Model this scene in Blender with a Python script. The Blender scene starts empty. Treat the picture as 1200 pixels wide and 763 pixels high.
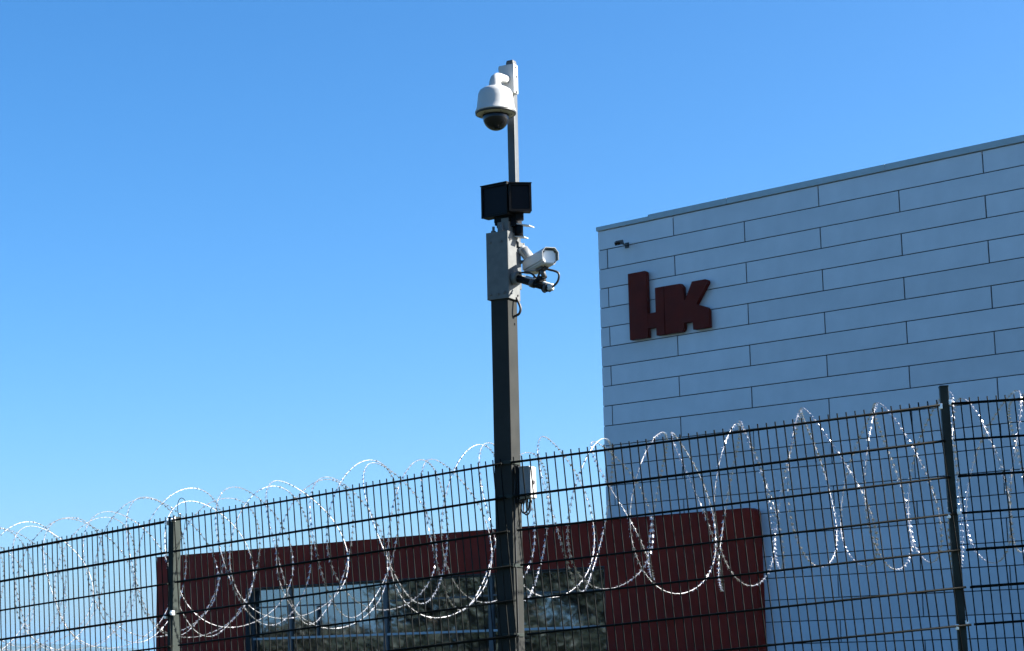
import bpy, bmesh, math, random
from mathutils import Vector, Matrix
random.seed(11)
R = math.radians
sc = bpy.context.scene
col = sc.collection

# ------------------------------------------------------------------ camera
E = 1.65                                   # eye height above the ground by the fence
def camera():
    pit, rol = 0.1735, -0.0223
    fw = Vector((0, math.cos(pit), math.sin(pit)))
    r0 = Vector((1, 0, 0)); u0 = r0.cross(fw)
    c, s = math.cos(rol), math.sin(rol)
    r = c*r0 + s*u0; u = -s*r0 + c*u0
    cd = bpy.data.cameras.new('camera'); o = bpy.data.objects.new('camera', cd); col.objects.link(o)
    m = Matrix.Identity(4)
    for i in range(3):
        m[i][0] = r[i]; m[i][1] = u[i]; m[i][2] = -fw[i]
    m.translation = (0, 0, E)
    o.matrix_world = m
    cd.sensor_width = 36; cd.lens = 2240.6/1200*36
    cd.clip_start = .1; cd.clip_end = 60000
    sc.camera = o
camera()

# ------------------------------------------------------------------ sky, sun, exposure
SUN_AZ, SUN_EL = 87, 31
def light():
    w = bpy.data.worlds.new('World'); sc.world = w; w.use_nodes = True
    nt = w.node_tree; bg = nt.nodes['Background']
    s = nt.nodes.new('ShaderNodeTexSky'); s.sky_type = 'NISHITA'; s.sun_disc = False
    s.sun_elevation = R(SUN_EL); s.sun_rotation = R(SUN_AZ)
    s.air_density = .8; s.dust_density = 1.5; s.ozone_density = 6
    h = nt.nodes.new('ShaderNodeHueSaturation'); h.inputs['Saturation'].default_value = 1.19; h.inputs['Hue'].default_value = .497
    nt.links.new(s.outputs[0], h.inputs['Color']); nt.links.new(h.outputs[0], bg.inputs[0])
    bg.inputs[1].default_value = .05
    l = bpy.data.lights.new('sun', 'SUN'); o = bpy.data.objects.new('sun', l); col.objects.link(o)
    l.energy = 4.6; l.angle = R(.5); l.color = (1, .95, .87)
    d = Vector((math.sin(R(SUN_AZ))*math.cos(R(SUN_EL)), math.cos(R(SUN_AZ))*math.cos(R(SUN_EL)), math.sin(R(SUN_EL))))
    o.rotation_euler = d.to_track_quat('Z', 'Y').to_euler()
    sc.view_settings.view_transform = 'Standard'; sc.view_settings.look = 'None'
    sc.view_settings.exposure = 2.3; sc.view_settings.gamma = 1
light()

# ------------------------------------------------------------------ materials
def mat(name, c, rough=.5, metal=0, spec=.5, var=.12, scale=6, bump=0, bscale=60, rvar=.1, rnd=0):
    m = bpy.data.materials.new(name); m.use_nodes = True
    nt = m.node_tree; L = nt.links.new; b = nt.nodes['Principled BSDF']
    tc = nt.nodes.new('ShaderNodeTexCoord')
    n = nt.nodes.new('ShaderNodeTexNoise'); n.inputs['Scale'].default_value = scale; n.inputs['Detail'].default_value = 6
    L(tc.outputs['Object'], n.inputs['Vector'])
    mr = nt.nodes.new('ShaderNodeMapRange'); mr.inputs[3].default_value = 1-var; mr.inputs[4].default_value = 1+var
    mr.inputs[1].default_value = .3; mr.inputs[2].default_value = .7
    L(n.outputs[0], mr.inputs[0])
    fac = mr.outputs[0]
    if rnd:
        oi = nt.nodes.new('ShaderNodeObjectInfo')
        m2 = nt.nodes.new('ShaderNodeMapRange'); m2.inputs[3].default_value = 1-rnd; m2.inputs[4].default_value = 1+rnd
        L(oi.outputs['Random'], m2.inputs[0])
        mm = nt.nodes.new('ShaderNodeMath'); mm.operation = 'MULTIPLY'; L(fac, mm.inputs[0]); L(m2.outputs[0], mm.inputs[1]); fac = mm.outputs[0]
    mx = nt.nodes.new('ShaderNodeVectorMath'); mx.operation = 'SCALE'; mx.inputs[0].default_value = c
    L(fac, mx.inputs['Scale']); L(mx.outputs[0], b.inputs['Base Color'])
    mr2 = nt.nodes.new('ShaderNodeMapRange'); mr2.inputs[3].default_value = max(.02, rough-rvar); mr2.inputs[4].default_value = min(1, rough+rvar)
    L(n.outputs[0], mr2.inputs[0]); L(mr2.outputs[0], b.inputs['Roughness'])
    b.inputs['Metallic'].default_value = metal
    b.inputs['Specular IOR Level'].default_value = spec
    if bump:
        n2 = nt.nodes.new('ShaderNodeTexNoise'); n2.inputs['Scale'].default_value = bscale; n2.inputs['Detail'].default_value = 4
        L(tc.outputs['Object'], n2.inputs['Vector'])
        bp = nt.nodes.new('ShaderNodeBump'); bp.inputs['Strength'].default_value = bump; bp.inputs['Distance'].default_value = .01
        L(n2.outputs[0], bp.inputs['Height']); L(bp.outputs[0], b.inputs['Normal'])
    return m
def glass(name, tint, refl):
    m = bpy.data.materials.new(name); m.use_nodes = True
    nt = m.node_tree; L = nt.links.new
    out = nt.nodes['Material Output']; nt.nodes.remove(nt.nodes['Principled BSDF'])
    g = nt.nodes.new('ShaderNodeBsdfGlossy'); g.inputs['Roughness'].default_value = .03; g.inputs['Color'].default_value = (.78, .90, 1, 1)
    t = nt.nodes.new('ShaderNodeBsdfTransparent'); t.inputs['Color'].default_value = tint
    x = nt.nodes.new('ShaderNodeMixShader'); x.inputs[0].default_value = refl
    tc = nt.nodes.new('ShaderNodeTexCoord'); n = nt.nodes.new('ShaderNodeTexNoise'); n.inputs['Scale'].default_value = 1.1
    L(tc.outputs['Object'], n.inputs['Vector'])
    bp = nt.nodes.new('ShaderNodeBump'); bp.inputs['Strength'].default_value = .06; bp.inputs['Distance'].default_value = .02
    L(n.outputs[0], bp.inputs['Height']); L(bp.outputs[0], g.inputs['Normal'])
    L(t.outputs[0], x.inputs[1]); L(g.outputs[0], x.inputs[2]); L(x.outputs[0], out.inputs['Surface'])
    return m
M = dict(
    panel = mat('grey_cladding', (.50, .53, .57), .34, var=.07, scale=1.2, rnd=.07, bump=.05, bscale=3),
    joint = mat('dark_joint', (.03, .035, .04), .8),
    coping = mat('coping_metal', (.30, .37, .40), .4, var=.06, scale=2, rnd=.04),
    sidewall = mat('side_cladding', (.47, .50, .54), .5, var=.05),
    emblem = mat('emblem_red', (.10, .011, .005), .6, spec=.08, var=.12, scale=3),
    maroon = mat('maroon_render', (.20, .018, .009), .65, spec=.08, var=.2, scale=1.5, bump=.1, bscale=20),
    frame = mat('window_frame_grey', (.045, .055, .065), .4),
    transom = mat('pale_transom', (.35, .40, .44), .4),
    darkframe = mat('dark_reveal', (.03, .032, .036), .6),
    pale_sheet = mat('pale_blue_sheet', (.50, .60, .68), .8, var=.06),
    inside = mat('room_dark', (.10, .10, .10), .8),
    pole = mat('pole_coating', (.027, .028, .026), .5, spec=.04, var=.12, scale=9, bump=.05),
    post = mat('green_coating', (.028, .034, .031), .5, spec=.04, var=.15, scale=10, bump=.05),
    wire = mat('wire_coating', (.0045, .0055, .005), .6, spec=.05, var=.2, scale=14),
    galv = mat('galvanised', (.115, .12, .118), .5, spec=.15, var=.14, scale=25, rvar=.15),
    mast = mat('mast_zinc', (.065, .072, .076), .45, spec=.3, var=.12, scale=20),
    razor = mat('razor_steel', (.58, .58, .59), .33, metal=.85, var=.12, scale=40),
    strand = mat('strand_steel', (.30, .30, .31), .55, metal=.6, var=.2, scale=40),
    white = mat('white_housing', (.40, .405, .40), .42, var=.05, scale=12, bump=.04),
    beige = mat('warm_grey_lip', (.32, .29, .24), .5),
    black = mat('black_casing', (.004, .0042, .005), .6, spec=.12, var=.3, scale=20, bump=.1),
    dome = mat('dark_dome', (.005, .005, .007), .06, spec=.3, rvar=.03),
    irwin = mat('infrared_window', (.003, .003, .005), .5, spec=.12),
    lens = mat('front_glass', (.70, .72, .74), .12, spec=.6),
    rubber = mat('black_cable', (.014, .014, .015), .5),
    steel = mat('bright_steel', (.75, .75, .74), .3, metal=.6),
    boxgrey = mat('box_grey', (.17, .18, .185), .5),
    lampdark = mat('lamp_dark', (.04, .04, .045), .5),
    grass = mat('meadow', (.032, .042, .018), .9, var=.35, scale=.6, bump=.4, bscale=6),
    paving = mat('paving', (.26, .255, .24), .85, var=.15, scale=2),
    hill = mat('wooded_hill', (.03, .05, .04), .9, var=.4, scale=.004),
    bark = mat('bark', (.10, .08, .06), .9, var=.3, scale=8, bump=.4),
    leaf = mat('dark_leaf', (.018, .025, .017), .6, var=.5, scale=1.6),
    leafb = mat('olive_leaf', (.026, .029, .020), .6, var=.45, scale=1.6),
    glass = glass('window_glass', (.16, .20, .21, 1), .24),
)

# ------------------------------------------------------------------ mesh helpers
class MB:
    def __init__(s): s.v = []; s.f = []; s.sm = []
    def add(s, vs, fs, smooth=False, T=None):
        n = len(s.v)
        for p in vs:
            p = Vector(p)
            s.v.append(T @ p if T else p)
        for f in fs: s.f.append([i+n for i in f]); s.sm.append(smooth)
        return s
    def box(s, c, d, T=None, bev=0):
        x, y, z = c; a, b, e = d[0]/2, d[1]/2, d[2]/2
        if not bev:
            vs = [(x+i*a, y+j*b, z+k*e) for i in (-1, 1) for j in (-1, 1) for k in (-1, 1)]
            return s.add(vs, [(0,1,3,2),(4,6,7,5),(0,4,5,1),(2,3,7,6),(0,2,6,4),(1,5,7,3)], False, T)
        bm = bmesh.new(); bmesh.ops.create_cube(bm, size=1)
        for q in bm.verts: q.co = Vector((x+q.co.x*2*a, y+q.co.y*2*b, z+q.co.z*2*e))
        bmesh.ops.bevel(bm, geom=bm.edges[:], offset=bev, segments=2, affect='EDGES', profile=.6)
        bm.verts.index_update()
        s.add([q.co.copy() for q in bm.verts], [[q.index for q in f.verts] for f in bm.faces], False, T)
        bm.free(); return s
    def tube(s, pts, r, n=8, T=None, cap=True, smooth=True):
        pts = [Vector(p) for p in pts]; rr = r if isinstance(r, (list, tuple)) else [r]*len(pts)
        vs = []; fs = []; N = None
        for i, p in enumerate(pts):
            t = (pts[min(i+1, len(pts)-1)] - pts[max(i-1, 0)]).normalized()
            if N is None: N = t.orthogonal().normalized()
            else: N = (N - t*N.dot(t)).normalized()
            B = t.cross(N)
            for k in range(n):
                a = 2*math.pi*(k+.5)/n
                vs.append(p + (N*math.cos(a) + B*math.sin(a))*rr[i])
        for i in range(len(pts)-1):
            for k in range(n):
                fs.append((i*n+k, i*n+(k+1) % n, (i+1)*n+(k+1) % n, (i+1)*n+k))
        s.add(vs, fs, smooth, T)
        if cap:
            m = len(vs); base = len(s.v)-m
            s.f.append([base+k for k in range(n)][::-1]); s.sm.append(False)
            s.f.append([base+m-n+k for k in range(n)]); s.sm.append(False)
        return s
    def cord(s, pts, r, n=8, T=None):
        p = [Vector(q) for q in pts]; p = [p[0]*2-p[1]] + p + [p[-1]*2-p[-2]]; out = []
        for i in range(1, len(p)-2):
            for k in range(5):
                t = k/5; a, b, c, d = p[i-1:i+3]
                out.append(.5*((2*b) + (c-a)*t + (2*a-5*b+4*c-d)*t*t + (3*b-a-3*c+d)*t**3))
        out.append(p[-2]); return s.tube(out, r, n, T)
    def lathe(s, prof, n=32, T=None, smooth=True):
        vs = []; fs = []
        for r, z in prof:
            for k in range(n):
                a = 2*math.pi*k/n; vs.append((r*math.cos(a), r*math.sin(a), z))
        for i in range(len(prof)-1):
            for k in range(n):
                fs.append((i*n+k, i*n+(k+1) % n, (i+1)*n+(k+1) % n, (i+1)*n+k))
        return s.add(vs, fs, smooth, T)
    def prism(s, poly, y0, y1, T=None, axis='y'):
        n = len(poly)
        f = (lambda a, b, c: (a, c, b)) if axis == 'y' else (lambda a, b, c: (a, b, c))
        vs = [f(a, b, y0) for a, b in poly] + [f(a, b, y1) for a, b in poly]
        fs = [list(range(n))[::-1], list(range(n, 2*n))] + [(i, (i+1) % n, n+(i+1) % n, n+i) for i in range(n)]
        return s.add(vs, fs, False, T)
    def mesh(s, name, m):
        me = bpy.data.meshes.new(name); me.from_pydata([tuple(p) for p in s.v], [], s.f)
        me.polygons.foreach_set('use_smooth', s.sm); me.materials.append(m)
        bm = bmesh.new(); bm.from_mesh(me); bmesh.ops.recalc_face_normals(bm, faces=bm.faces[:]); bm.to_mesh(me); bm.free()
        me.update(); return me
    def build(s, name, m, parent=None):
        return obj(name, s.mesh(name, m), parent)
def obj(name, me, parent=None, mtx=None):
    o = bpy.data.objects.new(name, me); col.objects.link(o)
    if parent: o.parent = parent
    if mtx is not None: o.matrix_basis = mtx
    return o
def thing(name, label, cat, loc=(0, 0, 0), rz=0, group=None):
    o = bpy.data.objects.new(name, None); col.objects.link(o); o.empty_display_size = .3
    o.location = loc; o.rotation_euler = (0, 0, rz)
    o['label'] = label; o['category'] = cat
    if group: o['group'] = group
    return o
def kind(o, k): o['kind'] = k; return o
V = Vector

# ------------------------------------------------------------------ ground, hills
FENCE = [(-6.33, 15.36, .585), (-4.286, 13.885, .761), (-2.248, 12.413, .94), (-.05, 11.172, 1.142), (2.373, 10.435, 1.336), (4.888, 10.542, 1.454)]  # post lines, height of top rod above the eye
def ground_z(x, y):
    near = -1.35 + .078*x + 1.65 + .03*(y-11.2)          # slope the fence climbs
    near = max(-.6, min(1.2, near))
    d = math.hypot(x, y-10); w = max(0, min(1, (d-9)/22)); w = w*w*(3-2*w)
    return near*(1-w)
def ground():
    xs = [-16000, -6000, -2000, -700, -250, -110] + [-60+i*2.5 for i in range(49)] + [110, 250, 700, 2000, 6000, 16000]
    mb = MB(); n = len(xs)
    vs = [(x, y+20, ground_z(x, y+20)) for y in xs for x in xs]
    mb.add(vs, [(j*n+i, j*n+i+1, (j+1)*n+i+1, (j+1)*n+i) for j in range(n-1) for i in range(n-1)], True)
    kind(mb.build('ground', M['grass']), 'structure')
ground()
def hills():
    rnd = random.Random(5)
    ph = [rnd.uniform(0, 6.28) for _ in range(8)]
    def crest(a):      # height of the ridge above the eye at 6 km, by bearing
        pts = [(-75, 60), (-40, 95), (-22, 100), (-15, 83), (-12.6, 75), (-10.7, 56), (-6, 40), (5, 48), (25, 70), (60, 55), (75, 60)]
        for (a0, h0), (a1, h1) in zip(pts, pts[1:]):
            if a0 <= a <= a1: h = h0+(h1-h0)*(a-a0)/(a1-a0); break
        return h + sum(1.2*math.sin(a*(1.1+1.3*k)+ph[k])/(1+.35*k) for k in range(8))
    az = [-75+i*.25 for i in range(601)]; rs = [(4300, 0), (4800, .3), (5400, .72), (6000, 1), (6600, .9), (7600, .55), (8600, .2), (9300, 0)]
    mb = MB(); n = len(rs); vs = []
    for a in az:
        for r, f in rs:
            j = rnd.uniform(-1.6, 1.6) if 0 < f else 0
            vs.append((r*math.sin(R(a)), r*math.cos(R(a)), -3+(crest(a)+E+3)*f + j))
    mb.add(vs, [(i*n+k, (i+1)*n+k, (i+1)*n+k+1, i*n+k+1) for i in range(len(az)-1) for k in range(n-1)], True)
    kind(mb.build('hills', M['hill']), 'structure')
hills()

# ------------------------------------------------------------------ grey building: local X along the facade, -Y out of it, Z up
D = Vector((.74869589, -.66291361, 0)); ANG = math.atan2(D.y, D.x)
BASE = (2.9509, 57.019, 0)
ZT = 12.889 + E; HC = .6; LP = 2.5292; U0, U1 = -.36, 32.0
def grey_building():
    b = thing('grey_building', 'tall windowless building clad in long blue-grey panels laid in staggered courses', 'building', BASE, ANG)
    MB().box(((U0+U1)/2+.0, 11.04, ZT/2-.05), (U1-U0-.06, 22, ZT-.06)).build('wall_core', M['joint'], b)
    mb = MB()
    mb.box((U0+.015, 11.05, ZT/2-.05), (.03, 21.9, ZT)); mb.box((U1-.015, 11.05, ZT/2-.05), (.03, 21.9, ZT)); mb.box(((U0+U1)/2, 22.06, ZT/2-.05), (U1-U0, .03, ZT))
    mb.build('side_cladding', M['sidewall'], b)
    gv, gh = .034, .024; cache = {}
    k = 1
    while ZT-HC*k > -HC:
        js = [U0] + [LP*j for j in range(0, 14) if j % 2 == (1 if k % 2 else 0)] + [U1]
        js = [u for u in js if u <= U1]
        for u0, u1 in zip(js, js[1:]):
            if u1-u0 < .2: continue
            w = round(u1-u0-gv, 3)
            if w not in cache:
                m_ = MB(); h = HC-gh; e = .004
                m_.add([(-w/2, .028, -h/2), (w/2, .028, -h/2), (w/2, .028, h/2), (-w/2, .028, h/2),
                        (-w/2, e, -h/2), (w/2, e, -h/2), (w/2, e, h/2), (-w/2, e, h/2),
                        (-w/2+e, 0, -h/2+e), (w/2-e, 0, -h/2+e), (w/2-e, 0, h/2-e), (-w/2+e, 0, h/2-e)],
                       [(0,1,5,4),(1,2,6,5),(2,3,7,6),(3,0,4,7),(4,5,9,8),(5,6,10,9),(6,7,11,10),(7,4,8,11),(8,9,10,11)])
                cache[w] = m_.mesh('cladding_panel', M['panel'])
            o = obj('cladding_panel', cache[w], b)
            o.location = ((u0+u1)/2, random.uniform(-.002, .002), ZT-HC*(k-.5))
            o.rotation_euler = (random.uniform(-.004, .004), 0, random.uniform(-.0012, .0012))
        k += 1
    us = [U0-.02, 1.63, 2*LP-.55, 4*LP-.35, 6*LP-.3, 8*LP, 10*LP, 12*LP, U1+.02]
    for i, (a, c) in enumerate(zip(us, us[1:])):
        h = .125 if i == 0 else .175
        m_ = MB(); m_.box(((a+c)/2, .26, ZT+.012+h/2), (c-a-.008, .62, h), bev=.003)
        m_.build('coping', M['coping'], b)
    m_ = MB(); m_.tube([(13.2, 3, ZT), (13.2, 3, ZT+.9)], .012, 6); m_.box((13.2, 3, ZT+.03), (.12, .12, .06)); m_.build('lightning_rod', M['galv'], b)
    return b
grey_building()
def emblem():
    t = thing('emblem_sign', 'dark red raised letter emblem fixed high on the grey panel wall', 'sign',
              Vector(BASE)+D*0+Vector((0, 0, 9.3+E)), ANG)
    z0 = 9.3
    def P(l): return [(.92+(u-.92)*.96, z-z0) for u, z in l]
    h = MB()
    h.prism(P([(.92, 9.34), (1.63, 9.34), (1.63, 11.3), (1.58, 11.35), (.92, 11.35)]), -.20, -.05)
    h.prism(P([(1.632, 9.60), (1.955, 9.60), (1.955, 10.05), (1.632, 10.05)]), -.19, -.05)
    h.prism(P([(1.957, 9.35), (2.27, 9.35), (2.29, 10.78), (1.957, 10.78)]), -.20, -.05)
    h.build('letter', M['emblem'], t)
    k = MB()
    K = [(2.30, 9.35), (2.92, 9.34), (3.0, 9.42), (3.02, 9.59), (3.34, 9.59), (3.35, 9.35), (3.94, 9.35), (3.94, 9.86), (3.88, 9.94), (3.50, 10.08),
         (3.95, 10.66), (3.93, 10.74), (3.87, 10.77), (3.37, 10.77), (3.10, 10.27), (3.05, 10.25), (3.02, 10.66), (2.93, 10.77), (2.32, 10.78)]
    k.prism(P(K), -.20, -.05); k.build('letter', M['emblem'], t)
    s = MB()
    for u, z in ((1.1, 9.8), (1.1, 11), (1.45, 10.4), (2.1, 9.7), (2.1, 10.5), (2.6, 9.7), (2.6, 10.5), (3.6, 9.6), (3.6, 10.5)):
        s.box((u, -.022, z-z0), (.04, .052, .04))
    s.build('standoff', M['darkframe'], t)
emblem()
def wall_lamp():
    t = thing('wall_floodlight', 'small dark floodlight on a bracket at the top left corner of the grey wall', 'floodlight',
              Vector(BASE)+D*.80+Vector((0, 0, 12.28+E)), ANG)
    MB().box((-.02, -.015, 0), (.14, .03, .16)).build('wall_plate', M['lampdark'], t)
    MB().tube([(0, -.03, .0), (-.02, -.26, .02)], .025, 8).build('arm', M['galv'], t)
    T = Matrix.Translation((-.06, -.34, .03)) @ Matrix.Rotation(R(18), 4, 'X')
    h = MB(); h.box((0, 0, 0), (.24, .16, .11), T, bev=.012)
    for i in range(5): h.box((-.10+.05*i, .02, .062), (.010, .11, .03), T)
    h.build('lamp_body', M['lampdark'], t)
    MB().box((0, -.084, -.005), (.20, .012, .08), T).build('lamp_glass', M['dome'], t)
wall_lamp()

# ------------------------------------------------------------------ red building (same facade direction, 0.38 m proud)
def red_building():
    b = thing('red_building', 'long flat-roofed dark red building with a ribbon window behind the fence', 'building', BASE, ANG)
    Y0, Y1 = -.38, -.004
    zt = 4.03+E; L, Rr = -21.35, 5.2; wl, wr, wt, wb = -16.36, -.17, 2.70+E, -.55+E
    arc = [(Rr-.15+.15*math.sin(a), zt-.15+.15*math.cos(a)) for a in [i*math.pi/16 for i in range(9)]]
    mb = MB()
    mb.prism([(L, 0), (wl, 0), (wl, zt), (L, zt)], Y0, Y1)
    mb.prism([(wl, wt), (wr, wt), (wr, zt), (wl, zt)], Y0, Y1)
    mb.prism([(wl, 0), (wr, 0), (wr, wb), (wl, wb)], Y0, Y1)
    mb.prism([(wr, 0), (Rr, 0)] + arc[::-1] + [(wr, zt)], Y0, Y1)
    # body behind, left of the grey building
    mb.box(((L+U0)/2-.03, 8, zt/2-.1), (U0-L-.06, .3, zt-.2)); mb.box((L+.15, 4, zt/2), (.3, 7.6, zt-.004))
    mb.build('wall', M['maroon'], b)
    MB().box(((L+U0)/2-.03, 4.1, zt-.14), (U0-L-.2, 7.9, .2)).build('roof', M['joint'], b)
    MB().box(((L+U0)/2, 4, .35), (U0-L-.7, 7.4, .06)).build('floor_slab', M['inside'], b)
    MB().box(((L+U0)/2, 4.6, 1.9), (U0-L-.7, .1, 3.4)).build('room_wall', M['inside'], b)
    rev = MB()      # dark reveal lining
    rev.box((wl+.012, -.21, (wt+wb)/2), (.024, .32, wt-wb)); rev.box((wr-.012, -.21, (wt+wb)/2), (.024, .32, wt-wb))
    rev.box(((wl+wr)/2, -.21, wt-.012), (wr-wl-.05, .32, .024)); rev.build('reveal', M['darkframe'], b)
    cols = [wl+.03, -14.34, -9.67, -5.0, wr-.03]
    rows = [wb+.03, .94+E, 2.02+E, wt-.03]
    gm = {}
    for i, (a, c) in enumerate(zip(cols, cols[1:])):
        w = MB(); yf = -.06
        w.box((a+.045, yf, (rows[0]+rows[-1])/2), (.09, .11, rows[-1]-rows[0])); w.box((c-.045, yf, (rows[0]+rows[-1])/2), (.09, .11, rows[-1]-rows[0]))
        for r_ in (rows[0]+.03, rows[2], rows[3]-.03):
            w.box(((a+c)/2, yf, r_), (c-a-.184, .10, .05))
        wo = w.build('window', M['frame'], b)
        m_ = MB(); m_.box(((a+c)/2, yf-.01, rows[1]), (c-a-.184, .12, .07)); m_.build('transom', M['transom'], wo)
        for r0, r1 in zip(rows, rows[1:]):
            m_ = MB(); m_.box(((a+c)/2, yf+.01, (r0+r1)/2), (c-a-.19, .012, r1-r0-.05)); m_.build('pane', M['glass'], wo)
        if i == 1:
            m_ = MB(); m_.box((-12.95, yf, 1.48+E), (.07, .11, 1.0)); m_.build('mullion', M['frame'], wo)
        # pale sheets behind the upper panes, reaching down to different depths
        if i in (0, 1, 2):
            drop = {0: .95, 1: .80, 2: .62}[i]
            m_ = MB(); q0 = a+.1; q1 = c-.1 if i < 2 else a+1.9
            m_.box(((q0+q1)/2, .10, wt-.06-drop/2), (q1-q0, .012, drop)); m_.build('pale_sheet', M['pale_sheet'], wo)
    f = MB(); f.box(((L+wl)/2, -.19, zt+.012), (wl-L+.04, .42, .02)); f.box(((wl+Rr-.17)/2, -.19, zt+.012), (Rr-.17-wl, .42, .02)); f.build('roof_flashing', M['maroon'], b)
red_building()

# ------------------------------------------------------------------ trees, and added bushes, to the left of the red building
def tree(x, y, h, w, label, lm, seed):
    rnd = random.Random(seed)
    added_bush = h < 3.7  # low ones are unseen, added to darken bright gaps in the window reflections
    t = thing('added_bush' if added_bush else 'broadleaf_tree', label, 'added_bush' if added_bush else 'tree', (x, y, ground_z(x, y)-.1), rnd.uniform(0, 6), 'bushes added left of the red building' if added_bush else 'trees left of the red building')
    tr = MB(); low = h < 3.7
    tr.tube([(0, 0, 0), (.05, 0, h*.25), (-.04, .06, h*.5), (.05, .02, h*.85)], [w*.07, w*.055, w*.04, w*.012], 8)
    cl = []
    for i in range(14):
        a = i*2.4+rnd.uniform(-.3, .3); z0 = h*rnd.uniform(.05 if low else .18, .6); rr = w*.5*rnd.uniform(.6, 1)
        e = V((math.cos(a)*rr, math.sin(a)*rr, z0+h*rnd.uniform(.1, .32)))
        tr.tube([(0, 0, z0), e*.55+V((0, 0, z0*.4)), e], [w*.022, w*.015, w*.005], 5)
        cl.append((e, w*rnd.uniform(.13, .24)))
        cl.append((e*.6+V((0, 0, z0*.45)), w*rnd.uniform(.12, .2)))
    for i in range(8): cl.append((V((rnd.gauss(0, w*.13), rnd.gauss(0, w*.13), h*rnd.uniform(.6, .92))), w*rnd.uniform(.12, .2)))
    tr.build('trunk', M['bark'], t)
    c = MB()
    for p, r in cl:
        for i in range(230):
            d = V((rnd.gauss(0, 1), rnd.gauss(0, 1), rnd.gauss(0, .8))).normalized()*r*rnd.uniform(.5, 1.1)
            q = p+d; n1 = V((rnd.gauss(0, 1), rnd.gauss(0, 1), rnd.gauss(0, 1))).normalized(); n2 = n1.orthogonal().normalized()
            s = rnd.uniform(.14, .26); n3 = n1.cross(n2)
            c.add([q-n2*s, q+n3*s*.5, q+n2*s, q-n3*s*.5], [(0, 1, 2, 3)])
    me = bpy.data.meshes.new('crown'); me.from_pydata([tuple(p) for p in c.v], [], c.f); me.materials.append(lm)
    obj('crown', me, t)
for a in [(-38, 57.5, 8.4, 8.5, 'dense dark green tree nearest the red building, mirrored in its middle panes', M['leaf'], 1),
          (-40, 50, 9.0, 9.0, 'tallest tree of the row left of the red building, dark green', M['leaf'], 2),
          (-38, 43, 7.4, 7.5, 'olive green tree at the near end of the row left of the red building', M['leafb'], 3),
          (-45, 64.5, 3.9, 7.5, 'low olive bushy tree behind the taller trees left of the red building', M['leafb'], 4),
          (-43, 71.0, 3.75, 7.5, 'low dark bushy tree at the far end of the row left of the red building', M['leaf'], 5),
          (-36, 53.5, 3.4, 6.0, 'dark green bush between the two tallest trees left of the red building', M['leaf'], 6),
          (-35, 47.0, 3.6, 6.0, 'dark green bush in front of the olive tree left of the red building', M['leaf'], 7),
          (-36, 60.5, 3.2, 6.0, 'dark green bush beside the tree nearest the red building', M['leaf'], 8)]:
    tree(*a)

# ------------------------------------------------------------------ mesh fence
def fence():
    P = [V(p)+V((0, 0, E)) for p in FENCE]
    root = thing('mesh_fence', 'dark green double-rod mesh fence climbing a slope under a coil of razor wire', 'fence', (P[3].x, P[3].y, ground_z(P[3].x, P[3].y)))
    O = root.location.copy()
    wl = 2.46
    wm = MB().tube([(0, 0, -wl+.03), (0, 0, .03)], .0039, 6, smooth=True).mesh('fence_wire', M['wire'])
    for i in range(len(P)-1):
        A, B = P[i], P[i+1]
        t = (B-A); Ln = t.length; t.normalize()
        hd = V((t.x, t.y, 0)).normalized(); away = V((-hd.y, hd.x, 0)); up = t.cross(away); up = -up if up.z < 0 else up
        g = .028
        rm = MB().tube([(-(Ln/2-g), 0, 0), (Ln/2-g, 0, 0)], .0064, 6).mesh('fence_rail', M['wire'])
        Rm = Matrix((t, away, up)).transposed().to_4x4()
        mid = (A+B)/2-O
        for k in range(13):
            for s_ in (-1, 1):
                sag = random.uniform(-.002, .002)
                obj('fence_rail', rm, root, Matrix.Translation(mid - up*(.2*k+sag) + away*s_*.0102) @ Rm)
        n = int((Ln-.06)/.05)
        x0 = -n*.05/2
        for k in range(n+1):
            tilt = Matrix.Rotation(random.uniform(-.0015, .0015), 4, 'Y')
            obj('fence_wire', wm, root, Matrix.Translation(mid + t*(x0+.05*k)) @ Rm @ tilt)
    # posts stand behind the mesh; the steel camera pole takes the place of one
    for i in (0, 1, 2, 4, 5):
        a = (P[min(i+1, 5)]-P[max(i-1, 0)]); a.z = 0; a.normalize(); aw = V((-a.y, a.x, 0))
        top = {2: .022, 4: .10}.get(i, .06)
        h = 2.6
        m_ = MB(); m_.box((0, 0, -h/2+top), (.046, .07, h), bev=.004)
        m_.box((0, 0, top+.003), (.05, .074, .008), bev=.002)
        Rm = Matrix((a, aw, V((0, 0, 1)))).transposed().to_4x4()
        po = obj('fence_post', m_.mesh('fence_post', M['post']), root, Matrix.Translation(P[i]-O+aw*.05) @ Rm @ Matrix.Rotation(-.013 if i == 4 else 0, 4, 'Y'))
        for k in (0, 3, 6, 9, 12):
            for s_ in (-1, 1):
                c = MB(); z = -.2*k+.01*s_
                c.box((s_*.027, -.042, z), (.018, .028, .030), bev=.003); c.tube([(s_*.027, -.052, z), (s_*.027, -.063, z)], .006, 6)
                c.build('clamp', M['steel'], po)
fence()

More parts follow.
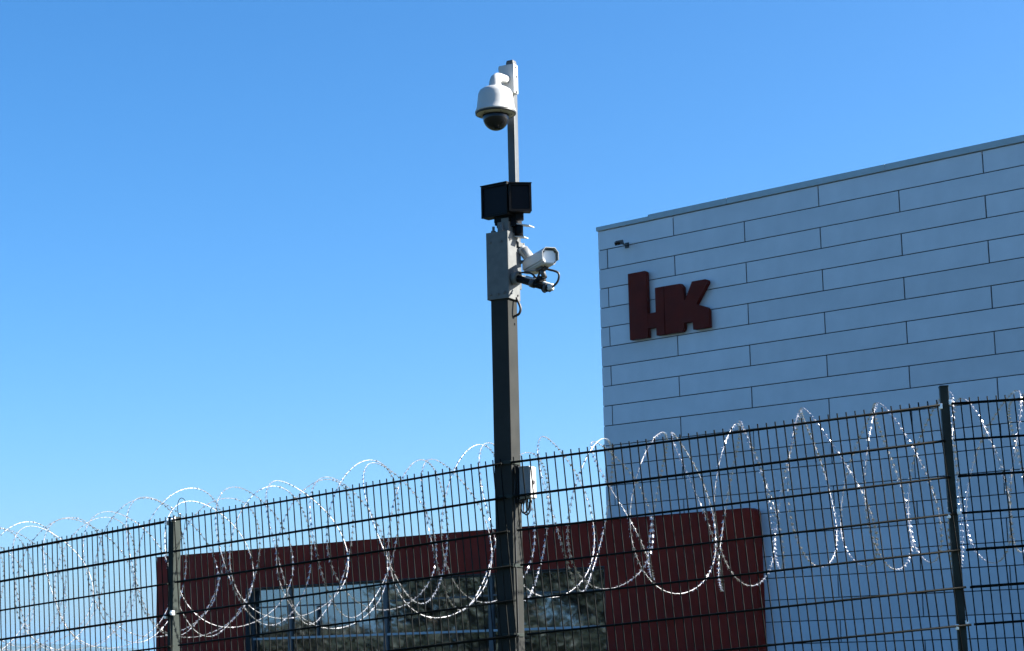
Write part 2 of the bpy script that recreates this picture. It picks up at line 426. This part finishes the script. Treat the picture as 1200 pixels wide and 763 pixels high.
# ------------------------------------------------------------------ razor wire coil behind the fence
def razor():
    rnd = random.Random(21)
    P = [V(p)+V((0, 0, E)) for p in FENCE]
    pts = []
    for i, p in enumerate(P):
        a = (P[min(i+1, 5)]-P[max(i-1, 0)]); a.z = 0; a.normalize(); aw = V((-a.y, a.x, 0))
        pts.append(p+aw*.62+V((0, 0, -.30+(.12, .10, .06, .01, -.08, -.09)[i])))
    seg = [(pts[i+1]-pts[i]).length for i in range(len(pts)-1)]; tot = sum(seg)
    def path(s):
        s = max(0, min(tot-1e-4, s)); i = 0
        while s > seg[i]: s -= seg[i]; i += 1
        f = s/seg[i]; q = pts[i].lerp(pts[i+1], f)
        t0 = (pts[i+1]-pts[i]).normalized()
        g = f*f*(3-2*f)                                   # smooth the direction across bends
        tp = (pts[i]-pts[i-1]).normalized() if i else t0; tn = (pts[i+2]-pts[i+1]).normalized() if i+2 < len(pts) else t0
        t = ((tp+t0).lerp(t0+tn, g)).normalized()
        return q, t
    root = thing('razor_wire_coil', 'bright galvanised razor wire coil running along the back of the fence top', 'razor wire', (P[3].x, P[3].y, P[3].z-1.2))
    O = root.location
    pitch = .2; K = 1.5; turns = int((tot-.2)/pitch); N = 72
    jit = [(rnd.uniform(-.35, .35), rnd.uniform(-.08, .08), rnd.uniform(-.06, .06), rnd.uniform(.55, 1.25)) for _ in range(turns+4)]
    def nz(m, c):
        i = int(m); f = m-i; f = f*f*(3-2*f); return jit[i][c]*(1-f)+jit[i+1][c]*f
    line = []
    for k in range(turns*N):
        m = k/N; th = 2*math.pi*m
        amp = pitch*.52*nz(m, 3)
        s = .1+pitch*m+amp*math.cos(K*th-K*math.pi/2+.25*nz(m, 0)) + .14*nz(m*.5, 0) + .9*nz(m*.9+.3, 2)*math.sin(th+3*nz(m, 0))
        q, t = path(s); hd = V((t.x, t.y, 0)).normalized(); aw = V((-hd.y, hd.x, 0)); up = t.cross(aw); up = -up if up.z < 0 else up
        r = .465*(1+nz(m, 1))
        sq = 1+.03*math.cos(3*th)
        line.append((q+up*(r*sq*math.sin(th)+nz(m, 2)*.8)+aw*(r*.98*sq*math.cos(th)) - O, t, (up*math.sin(th)+aw*math.cos(th))))
    core = MB(); core.tube([p for p, _, _ in line], .0013, 4, smooth=False)
    # flat tape crimped round the core
    vs = []; fs = []
    for i, (p, t, n) in enumerate(line):
        tw = rnd.uniform(-1, 1)
        w = (t*math.cos(tw)+n*math.sin(tw))*.0011
        vs += [p+n*.0019-w, p+n*.0019+w]
    fs = [(2*i, 2*i+1, 2*i+3, 2*i+2) for i in range(len(line)-1)]
    core.add(vs, fs); core.build('wire_strand', M['strand'], root)
    b = MB(); acc = 0; last = line[0][0]
    for i in range(1, len(line)-1):
        p, t, n = line[i]; acc += (p-last).length; last = p
        if acc < .031: continue
        acc = 0
        d = (line[i+1][0]-line[i-1][0]).normalized(); s = d.cross(n).normalized()
        ang = rnd.uniform(-1.2, 1.2)
        for sg in (-1, 1):
            lift = n*rnd.uniform(-.003, .003)
            e = s*sg
            pl = (s*math.cos(ang)+n*math.sin(ang))*sg
            b.add([p-d*.007, p+d*.007, p+d*.006+pl*.0043, p-d*.006+pl*.0043], [(0, 1, 2, 3)])
            b.add([p-d*.006+e*.003, p+d*.006+e*.003, p+d*.012+e*.0115+n*.006*sg+lift, p+e*.0065, p-d*.012+e*.0115-n*.006*sg+lift],
                  [(0, 1, 3), (1, 2, 3), (0, 3, 4)])
    bo = b.build('barb', M['razor'], root); kind(bo, 'stuff')
    c = MB(); 
    for m in range(1, turns-2):                            # clips where neighbouring turns touch
        k = int((m+.25)*N)
        if m % 2 == 0:
            p, t, n = line[k]; c.box(p, (.012, .012, .012))
    cl = c.build('clip', M['steel'], root); kind(cl, 'stuff')
    # loose end standing up at the post on the left
    q = P[2]-O
    l = MB(); l.cord([q+V((.07, .1, -.1)), q+V((.045, .1, .02)), q+V((.035, .1, .10)), q+V((.045, .1, .145)), q+V((.065, .1, .155)), q+V((.085, .1, .13)), q+V((.09, .1, .05)), q+V((.08, .1, -.05))], .0022, 6)
    l.build('tie_wire', M['wire'], root)
razor()

# ------------------------------------------------------------------ camera pole: local X to the lit right side, -Y towards the viewer's left
PC = V((-.045, 11.262, 0)); PA = R(-28)
MX, MY = .045, .078                                        # mast position in pole coordinates
def pole():
    g = ground_z(PC.x, PC.y)
    t = thing('camera_pole', 'square steel pole carrying the cameras, dark on its left side, pale on its right', 'pole', (PC.x, PC.y, g), PA)
    z = lambda rel: rel+E-g
    MB().box((0, 0, z(2.3)/2), (.117, .117, z(2.3)), bev=.006).build('shaft', M['pole'], t)
    MB().box((0, 0, .012), (.3, .3, .024), bev=.003).build('base_plate', M['galv'], t)
    # galvanised sleeve of folded plate at the top
    s0, s1 = z(2.125), z(2.535)
    s = MB(); a = .0705; th = .006
    s.box((0, -a, (s0+s1)/2), (2*a+th, th, s1-s0), bev=.0015); s.box((0, a, (s0+s1)/2), (2*a+th, th, s1-s0), bev=.0015)
    s.box((a, 0, (s0+s1)/2), (th, 2*a-th-.002, s1-s0), bev=.0015); s.box((-a, 0, (s0+s1)/2), (th, 2*a-th-.002, s1-s0), bev=.0015)
    so = s.build('sleeve', M['galv'], t)
    for (x, zz) in ((-.05, s0+.03), (.0, s0+.03), (.045, s0+.035), (-.045, s1-.06), (.03, s1-.06)):
        c = MB(); c.tube([(x, -a-.002, zz), (x, -a-.012, zz)], .007, 6, smooth=False); c.build('bolt', M['galv'], so)
    for (y, zz) in ((-.045, s0+.03), (.04, s0+.03), (-.045, s1-.05), (.04, s1-.05)):
        c = MB(); c.tube([(a+.002, y, zz), (a+.010, y, zz)], .006, 6, smooth=False); c.build('bolt', M['lampdark'], so)
    # stubs of threaded rod and the adapter on top of the sleeve
    for (x, y) in ((-.045, -.03), (.02, -.045), (-.045, .045)):
        c = MB(); c.tube([(x, y, s1-.02), (x, y, s1+.045)], .008, 8); c.box((x, y, s1+.012), (.024, .024, .014), bev=.003); c.build('threaded_rod', M['galv'], t)
    MB().box((-.005, -.01, s1-.02), (.128, .12, .02)).build('top_plate', M['lampdark'], t)
    ad = MB(); ad.box((MX-.012, .0, s1+.035), (.05, .06, .11), bev=.003); ad.box((MX-.04, -.03, s1+.03), (.035, .02, .07), bev=.002); ad.build('adapter', M['galv'], t)
    # square mast clamped behind the sleeve
    m0, m1 = z(2.2), z(3.625)
    m = MB(); m.box((MX, MY, (m0+m1)/2), (.05, .05, m1-m0), bev=.005); mo = m.build('mast', M['mast'], t)
    c = MB(); c.box((MX, MY, m1+.003), (.044, .044, .012), bev=.003); c.build('mast_cap', M['lampdark'], mo)
    for zz in (z(2.27), z(2.47)):
        c = MB(); c.box((MX, MY+.03, zz), (.09, .012, .035), bev=.002); c.box((MX+.036, MY-.0, zz), (.012, .07, .03), bev=.002); c.build('mast_clamp', M['galv'], mo)
    # cable bow below the sleeve and thin lead down the lit side
    c = MB(); c.cord([(.073, .02, z(2.14)), (.085, .02, z(2.115)), (.098, .02, z(2.085)), (.10, .02, z(2.06)), (.09, .02, z(2.04)), (.07, .02, z(2.03)), (.058, .02, z(2.03))], .0075, 8)
    c.build('cable', M['rubber'], t)
    c = MB(); c.tube([(.062, -.01, z(1.13)), (.063, -.03, z(1.08)), (.063, -.038, z(1.0)), (.063, -.038, z(.6)), (.063, -.03, z(.2)), (.063, -.03, .1)], .004, 6)
    c.build('cable', M['rubber'], t)
    c = MB(); c.box((.0598, .02, z(1.98)), (.004, .012, .012)); c.build('drain_hole', M['black'], t)
    # steel clips that hold the mesh panels to the pole
    for k in (0, 1, 3, 5, 6, 8, 10):
        zz = z(1.142)-.2*k+.004
        c = MB(); c.box((.02, -.068, zz), (.085, .010, .020), bev=.002); c.box((.0625, -.01, zz), (.008, .10, .020), bev=.002); c.build('panel_clip', M['post'], t)
    return t, z
pole_t, pz = pole()
def at_pole(x, y, rel):
    c, s = math.cos(PA), math.sin(PA)
    return V((PC.x+x*c-y*s, PC.y+x*s+y*c, rel+E))

def dome_camera():
    o = at_pole(MX, MY, 3.25)
    t = thing('dome_camera', 'white dome security camera with a dark bubble hanging off the mast top', 'camera', o, PA)
    p = MB(); p.box((0, -.042, .25), (.106, .055, .185), bev=.006); pl = p.build('wall_bracket', M['white'], t)
    for zz, y in ((.32, -.05), (.265, -.035), (.168, -.04)):
        c = MB(); c.tube([(.0525, y, zz), (.0545, y, zz)], .008, 10); c.build('bolt_hole', M['black'], pl)
    c = MB(); c.box((-.04, -.03, .328), (.05, .04, .03), bev=.004); c.build('hinge', M['boxgrey'], pl)
    Y = -.215
    a = MB(); pts = []; rr = []
    path = [(0, -.068, .246, .026), (0, -.11, .241, .027), (0, -.15, .236, .029), (0, -.182, .229, .031), (0, -.204, .214, .033), (0, Y, .194, .035), (0, Y, .172, .038), (0, Y, .156, .044), (0, Y, .147, .058)]
    a.tube([q[:3] for q in path], [q[3] for q in path], 20)
    a.build('arm', M['white'], t)
    T = Matrix.Translation((0, Y, 0)) 
    h = MB(); h.lathe([(.001, .162), (.05, .160), (.074, .153), (.094, .139), (.104, .118), (.108, .085), (.112, .045), (.119, .018), (.1245, .008), (.1245, .003), (.118, .002)], 40, T)
    h.build('housing', M['white'], t)
    g = MB(); g.lathe([(.1185, .004), (.1225, .001), (.1225, -.008), (.117, -.010)], 40, T); g.build('gasket', M['rubber'], t)
    l = MB(); l.lathe([(.117, -.008), (.10, -.013), (.081, -.016), (.078, -.010)], 40, T); l.build('rim', M['beige'], t)
    d = MB(); pr = [(.077, -.008), (.079, -.028)]+[(.079*math.cos(a_), -.028-.081*math.sin(a_)) for a_ in [i*math.pi/2/10 for i in range(1, 10)]]+[(.001, -.109)]
    d.lathe(pr, 40, T); d.build('bubble', M['dome'], t)
    s = MB()
    for k in range(6):
        a_ = k*math.pi/3+.3; s.tube([(.098*math.cos(a_), Y+.098*math.sin(a_), -.011), (.098*math.cos(a_), Y+.098*math.sin(a_), -.018)], .004, 6)
    s.build('screw', M['lampdark'], t)
dome_camera()

def ir_lamp(x, y, rel, az, w, h, label):
    t = thing('infrared_lamp', label, 'lamp', (x, y, rel+E-h/2), R(az), 'black infrared lamps on the mast')
    b = MB(); b.box((0, .03, h/2), (w, .06, h), bev=.006)
    b.build('casing', M['black'], t)
    f = MB()
    for i in range(9): f.box((-w/2+w*(i+.5)/9, .072, h/2), (.005, .026, h*.86))
    f.build('cooling_fin', M['black'], t)
    r = MB(); e = .012
    r.box((0, -.006, h-e/2), (w, .012, e)); r.box((0, -.006, e/2), (w, .012, e)); r.box((-w/2+e/2, -.006, h/2), (e, .0118, h-2*e)); r.box((w/2-e/2, -.006, h/2), (e, .0118, h-2*e))
    r.build('bezel', M['black'], t)
    MB().box((0, -.002, h/2), (w-.03, .004, h-.03)).build('front_window', M['irwin'], t)
    hd = MB(); hd.box((0, .012, h+.004), (w+.004, .06, .005)); hd.build('hood', M['black'], t)
    k = MB(); k.box((0, .05, -.02), (w*.35, .03, .05), bev=.003); k.build('bracket', M['black'], t)
    return t
ir_lamp(-.085, 11.235, 2.735, -36, .195, .195, 'left of the two black infrared lamps, wider and set lower on the mast')
ir_lamp(.066, 11.165, 2.735, 7, .135, .170, 'right of the two black infrared lamps, narrower, facing the viewer')
def lamp_yoke():
    o = at_pole(MX, MY, 2.62)
    t = thing('lamp_yoke', 'dark steel yoke clamped round the mast just under the black lamps', 'bracket', o, PA)
    c = MB(); c.box((-.035, -.06, .02), (.105, .09, .075), bev=.004); c.build('clamp_block', M['black'], t)
    c = MB(); c.box((-.015, -.045, .005), (.135, .075, .10), bev=.003); c.build('upright', M['black'], t)
    c = MB(); T = Matrix.Translation((.06, -.045, -.035)) @ Matrix.Rotation(R(14), 4, 'Y')
    c.box((.02, 0, 0), (.12, .07, .006), T, bev=.001); c.build('tilt_plate', M['white'], t)
    c = MB(); T = Matrix.Translation((.05, -.045, -.11)) @ Matrix.Rotation(R(10), 4, 'Y')
    c.box((.015, 0, 0), (.07, .055, .006), T, bev=.001); c.build('tilt_plate', M['white'], t)
    c = MB(); c.tube([(.05, -.045, -.04), (.05, -.045, -.105)], .026, 12); c.box((.07, -.07, -.07), (.03, .01, .05)); c.build('swivel', M['black'], t)
lamp_yoke()
def second_camera():
    o = at_pole(.115, .10, 2.40)
    t = thing('sensor_housing', 'small white rounded housing half hidden behind the pole sleeve, above the bullet camera', 'sensor', o, R(-28))
    T = Matrix.Rotation(R(58), 4, 'Y') @ Matrix.Rotation(R(20), 4, 'Z')
    b = MB(); b.tube([(-.07, 0, 0), (-.066, 0, 0), (.012, 0, 0), (.02, 0, 0)], [.022, .028, .030, .025], 18, T); b.build('body', M['white'], t)
    h = MB(); vs = []; fs = []
    for i in range(13):
        a = math.pi*(i/12); 
        for x in (-.055, .035): vs.append((x, .036*math.cos(a), .036*math.sin(a)))
    h.add(vs, [(2*i, 2*i+1, 2*i+3, 2*i+2) for i in range(12)], True, T); ho = h.build('sun_hood', M['boxgrey'], t)
    so = ho.modifiers.new('thickness', 'SOLIDIFY'); so.thickness = .003
    c = MB(); c.tube([(-.02, 0, -.03), (-.06, -.01, -.03), (-.075, -.02, 0)], .012, 8); c.build('mounting_arm', M['galv'], t)
second_camera()

def bullet_camera():
    # local +X is the viewing direction; it aims to the right and towards the viewer
    az = math.atan2(-.30, .108)
    c0 = V((.172, 11.12, 2.326+E))
    t = thing('bullet_camera', 'white bullet security camera with sunshield on an arm at the right of the pole', 'camera', c0, az)
    L = .30; w, h = .092, .086
    b = MB()
    sec = [(-w/2, -h/2+.012), (-w/2+.012, -h/2), (w/2-.012, -h/2), (w/2, -h/2+.012), (w/2, h/2-.02), (w/2-.018, h/2), (-w/2+.018, h/2), (-w/2, h/2-.02)]
    Tx = Matrix(((0, 0, 1, 0), (1, 0, 0, 0), (0, 1, 0, 0), (0, 0, 0, 1)))
    b.prism(sec, -L/2, L/2, Tx, axis='z'); b.build('housing', M['white'], t)
    f = MB(); f.prism([(a*.93, c*.93) for a, c in sec], L/2+.0005, L/2+.010, Tx, axis='z'); f.build('front_ring', M['white'], t)
    g = MB(); g.prism([(a*.80, c*.80) for a, c in sec], L/2+.0105, L/2+.013, Tx, axis='z'); g.build('front_window', M['lens'], t)
    s = MB(); o_ = .006
    outer = [(-w/2-o_, -h/2+.022), (-w/2-o_, h/2-.018), (-w/2+.016, h/2+o_+.004), (w/2-.016, h/2+o_+.004), (w/2+o_, h/2-.018), (w/2+o_, -h/2+.022)]
    inner = [(-w/2-o_+.003, -h/2+.022), (-w/2-o_+.003, h/2-.019), (-w/2+.017, h/2+o_+.001), (w/2-.017, h/2+o_+.001), (w/2+o_-.003, h/2-.019), (w/2+o_-.003, -h/2+.022)]
    n = 6; vs = []
    for x in (-L/2-.005, L/2+.035):
        vs += [(x, a, c) for a, c in outer]+[(x, a, c) for a, c in inner]
    fs = []
    for i in range(n-1):
        fs += [(i, i+1, 12+i+1, 12+i), (6+i, 18+i, 18+i+1, 6+i+1), (i, 6+i, 6+i+1, i+1), (12+i, 12+i+1, 18+i+1, 18+i)]
    fs += [(0, 12, 18, 6), (5, 11, 23, 17)]
    s.add(vs, fs); s.build('sunshield', M['white'], t)
    r = MB(); r.box((-L/2-.006, 0, 0), (.012, w*.9, h*.9), bev=.003); r.build('rear_cap', M['boxgrey'], t)
    sc_ = MB()
    for a in (-1, 1):
        for c in (-1, 1): sc_.tube([(L/2+.009, a*w*.38, c*h*.36), (L/2+.014, a*w*.38, c*h*.36)], .0045, 6)
    sc_.build('screw', M['lampdark'], t)
    # mounting: pivot under the belly, arm back to the pole
    inv = Matrix.Translation(c0) @ Matrix.Rotation(az, 4, 'Z'); inv.invert()
    wp = lambda x, y, rel: inv @ V((x, y, rel+E))
    k = wp(.200, 11.06, 2.20)
    p = MB(); p.tube([V((.05, 0, -h/2-.002)), V((.05, 0, -h/2-.03)), k+V((0, 0, .02))], [.02, .016, .015], 10); p.box((.04, 0, -h/2-.008), (.09, .05, .014), bev=.003); p.build('pivot', M['lampdark'], t)
    a0 = wp(.03, 11.19, 2.248); a1 = wp(.230, 11.04, 2.150)
    a = MB(); a.tube([a0, a1], .022, 10); a.build('mounting_arm', M['black'], t)
    a = MB(); a.tube([a0.lerp(a1, .3)+V((0, 0, .024)), a1+V((0, 0, .022))], .011, 6); a.build('arm_rib', M['white'], t)
    a = MB(); a.tube([wp(.02, 11.20, 2.252), wp(.046, 11.186, 2.246)], .042, 16); a.build('wall_flange', M['galv'], t)
    kb = MB(); m0 = a0.lerp(a1, .72)
    kb.box(m0+V((0, 0, .034)), (.05, .036, .04), bev=.004); kb.tube([m0+V((0, -.032, .03)), m0+V((0, .032, .03))], .012, 10); kb.build('knuckle', M['black'], t)
    kb = MB(); kb.tube([a0.lerp(a1, .45), a0.lerp(a1, .56)], .027, 12); kb.tube([a0.lerp(a1, .86), a0.lerp(a1, .92)], .027, 12); kb.build('collar', M['lampdark'], t)
    kb = MB(); kb.cord([a0+V((0, .0, .03)), a0.lerp(a1, .3)+V((.01, .02, .05)), a0.lerp(a1, .5)+V((.0, .03, .02)), a0.lerp(a1, .7)+V((0, .02, -.035)), a0.lerp(a1, .9)+V((0, 0, -.02))], .006, 6); kb.build('cable', M['rubber'], t)
    e = MB(); e.lathe([(.001, -.02), (.018, -.02), (.021, -.012), (.021, .012), (.018, .02), (.001, .02)], 12, Matrix.Translation(a1+V((.005, 0, .008)))); e.build('end_cap', M['white'], t)
    q0 = V((.09, .0, -h/2)); q1 = a1+V((.0, 0, .0))
    cb = MB(); md = (q0+q1)/2+V((.045, .045, .0))
    cb.cord([q0, q0+V((.025, .0, -.02)), md+V((.01, .0, .02)), md+V((.0, 0, -.03)), q1+V((.015, 0, .0)), q1+V((-.005, 0, -.012))], .007, 8); cb.build('cable', M['rubber'], t)
    cb = MB(); cb.cord([V((-L/2, .0, -.02)), V((-L/2+.03, -.047, -.03)), V((-.03, -.048, -.048)), V((.03, -.03, -.055))], .005, 6); cb.build('cable', M['boxgrey'], t)
    cb = MB(); cb.cord([V((.04, -.01, -.05)), V((.0, -.01, -.085)), V((-.06, -.01, -.095)), V((-.10, 0, -.07))], .007, 6); cb.build('cable', M['rubber'], t)
bullet_camera()

def junction_box():
    o = at_pole(.13, 0, 1.026)
    t = thing('junction_box', 'small grey junction box with cable loops on the right side of the pole', 'junction box', o, PA)
    MB().box((-.052, .0, -.01), (.026, .075, .22), bev=.003).build('mounting_plate', M['black'], t)
    b = MB(); b.box((0, 0, 0), (.068, .078, .19), bev=.005); b.build('box', M['boxgrey'], t)
    c = MB(); c.box((.037, 0, .0), (.006, .07, .18), bev=.002); c.build('lit_lid', M['white'], t)  # whiter than the box: sunlight on its right side put into the colour
    c = MB(); c.tube([(.039, -.0, .0), (.046, -.0, .0)], .012, 10); c.build('lock', M['lampdark'], t)
    for i, (x, y) in enumerate(((-.02, -.015), (.004, -.02), (.024, -.01))):
        g = MB(); g.tube([(x, y, -.093), (x, y, -.118)], .009, 8); g.build('gland', M['rubber'], t)
    for x0, x1, dz in ((-.02, .024, .075), (.004, -.035, .065), (.004, .016, .05)):
        k = MB(); k.cord([(x0, -.015, -.115), (x0, -.018, -.115-dz*.6), ((x0*.7+x1*.3), -.02, -.115-dz*.95), ((x0*.3+x1*.7), -.02, -.115-dz*.95), (x1, -.018, -.115-dz*.6), (x1, -.012, -.115)], .0045, 6)
        k.build('cable', M['rubber'], t)
junction_box()

# ------------------------------------------------------------------ haze
def haze():
    mb = MB(); mb.box((0, 0, 68), (23000, 23000, 150)); 
    m = bpy.data.materials.new('air'); m.use_nodes = True; nt = m.node_tree
    nt.nodes.remove(nt.nodes['Principled BSDF'])
    v = nt.nodes.new('ShaderNodeVolumePrincipled'); v.inputs['Color'].default_value = (.2, .55, 1, 1); v.inputs['Density'].default_value = 4.5e-5
    v.inputs['Anisotropy'].default_value = 0
    nt.links.new(v.outputs[0], nt.nodes['Material Output'].inputs['Volume'])
    kind(mb.build('haze', m), 'stuff')
haze()
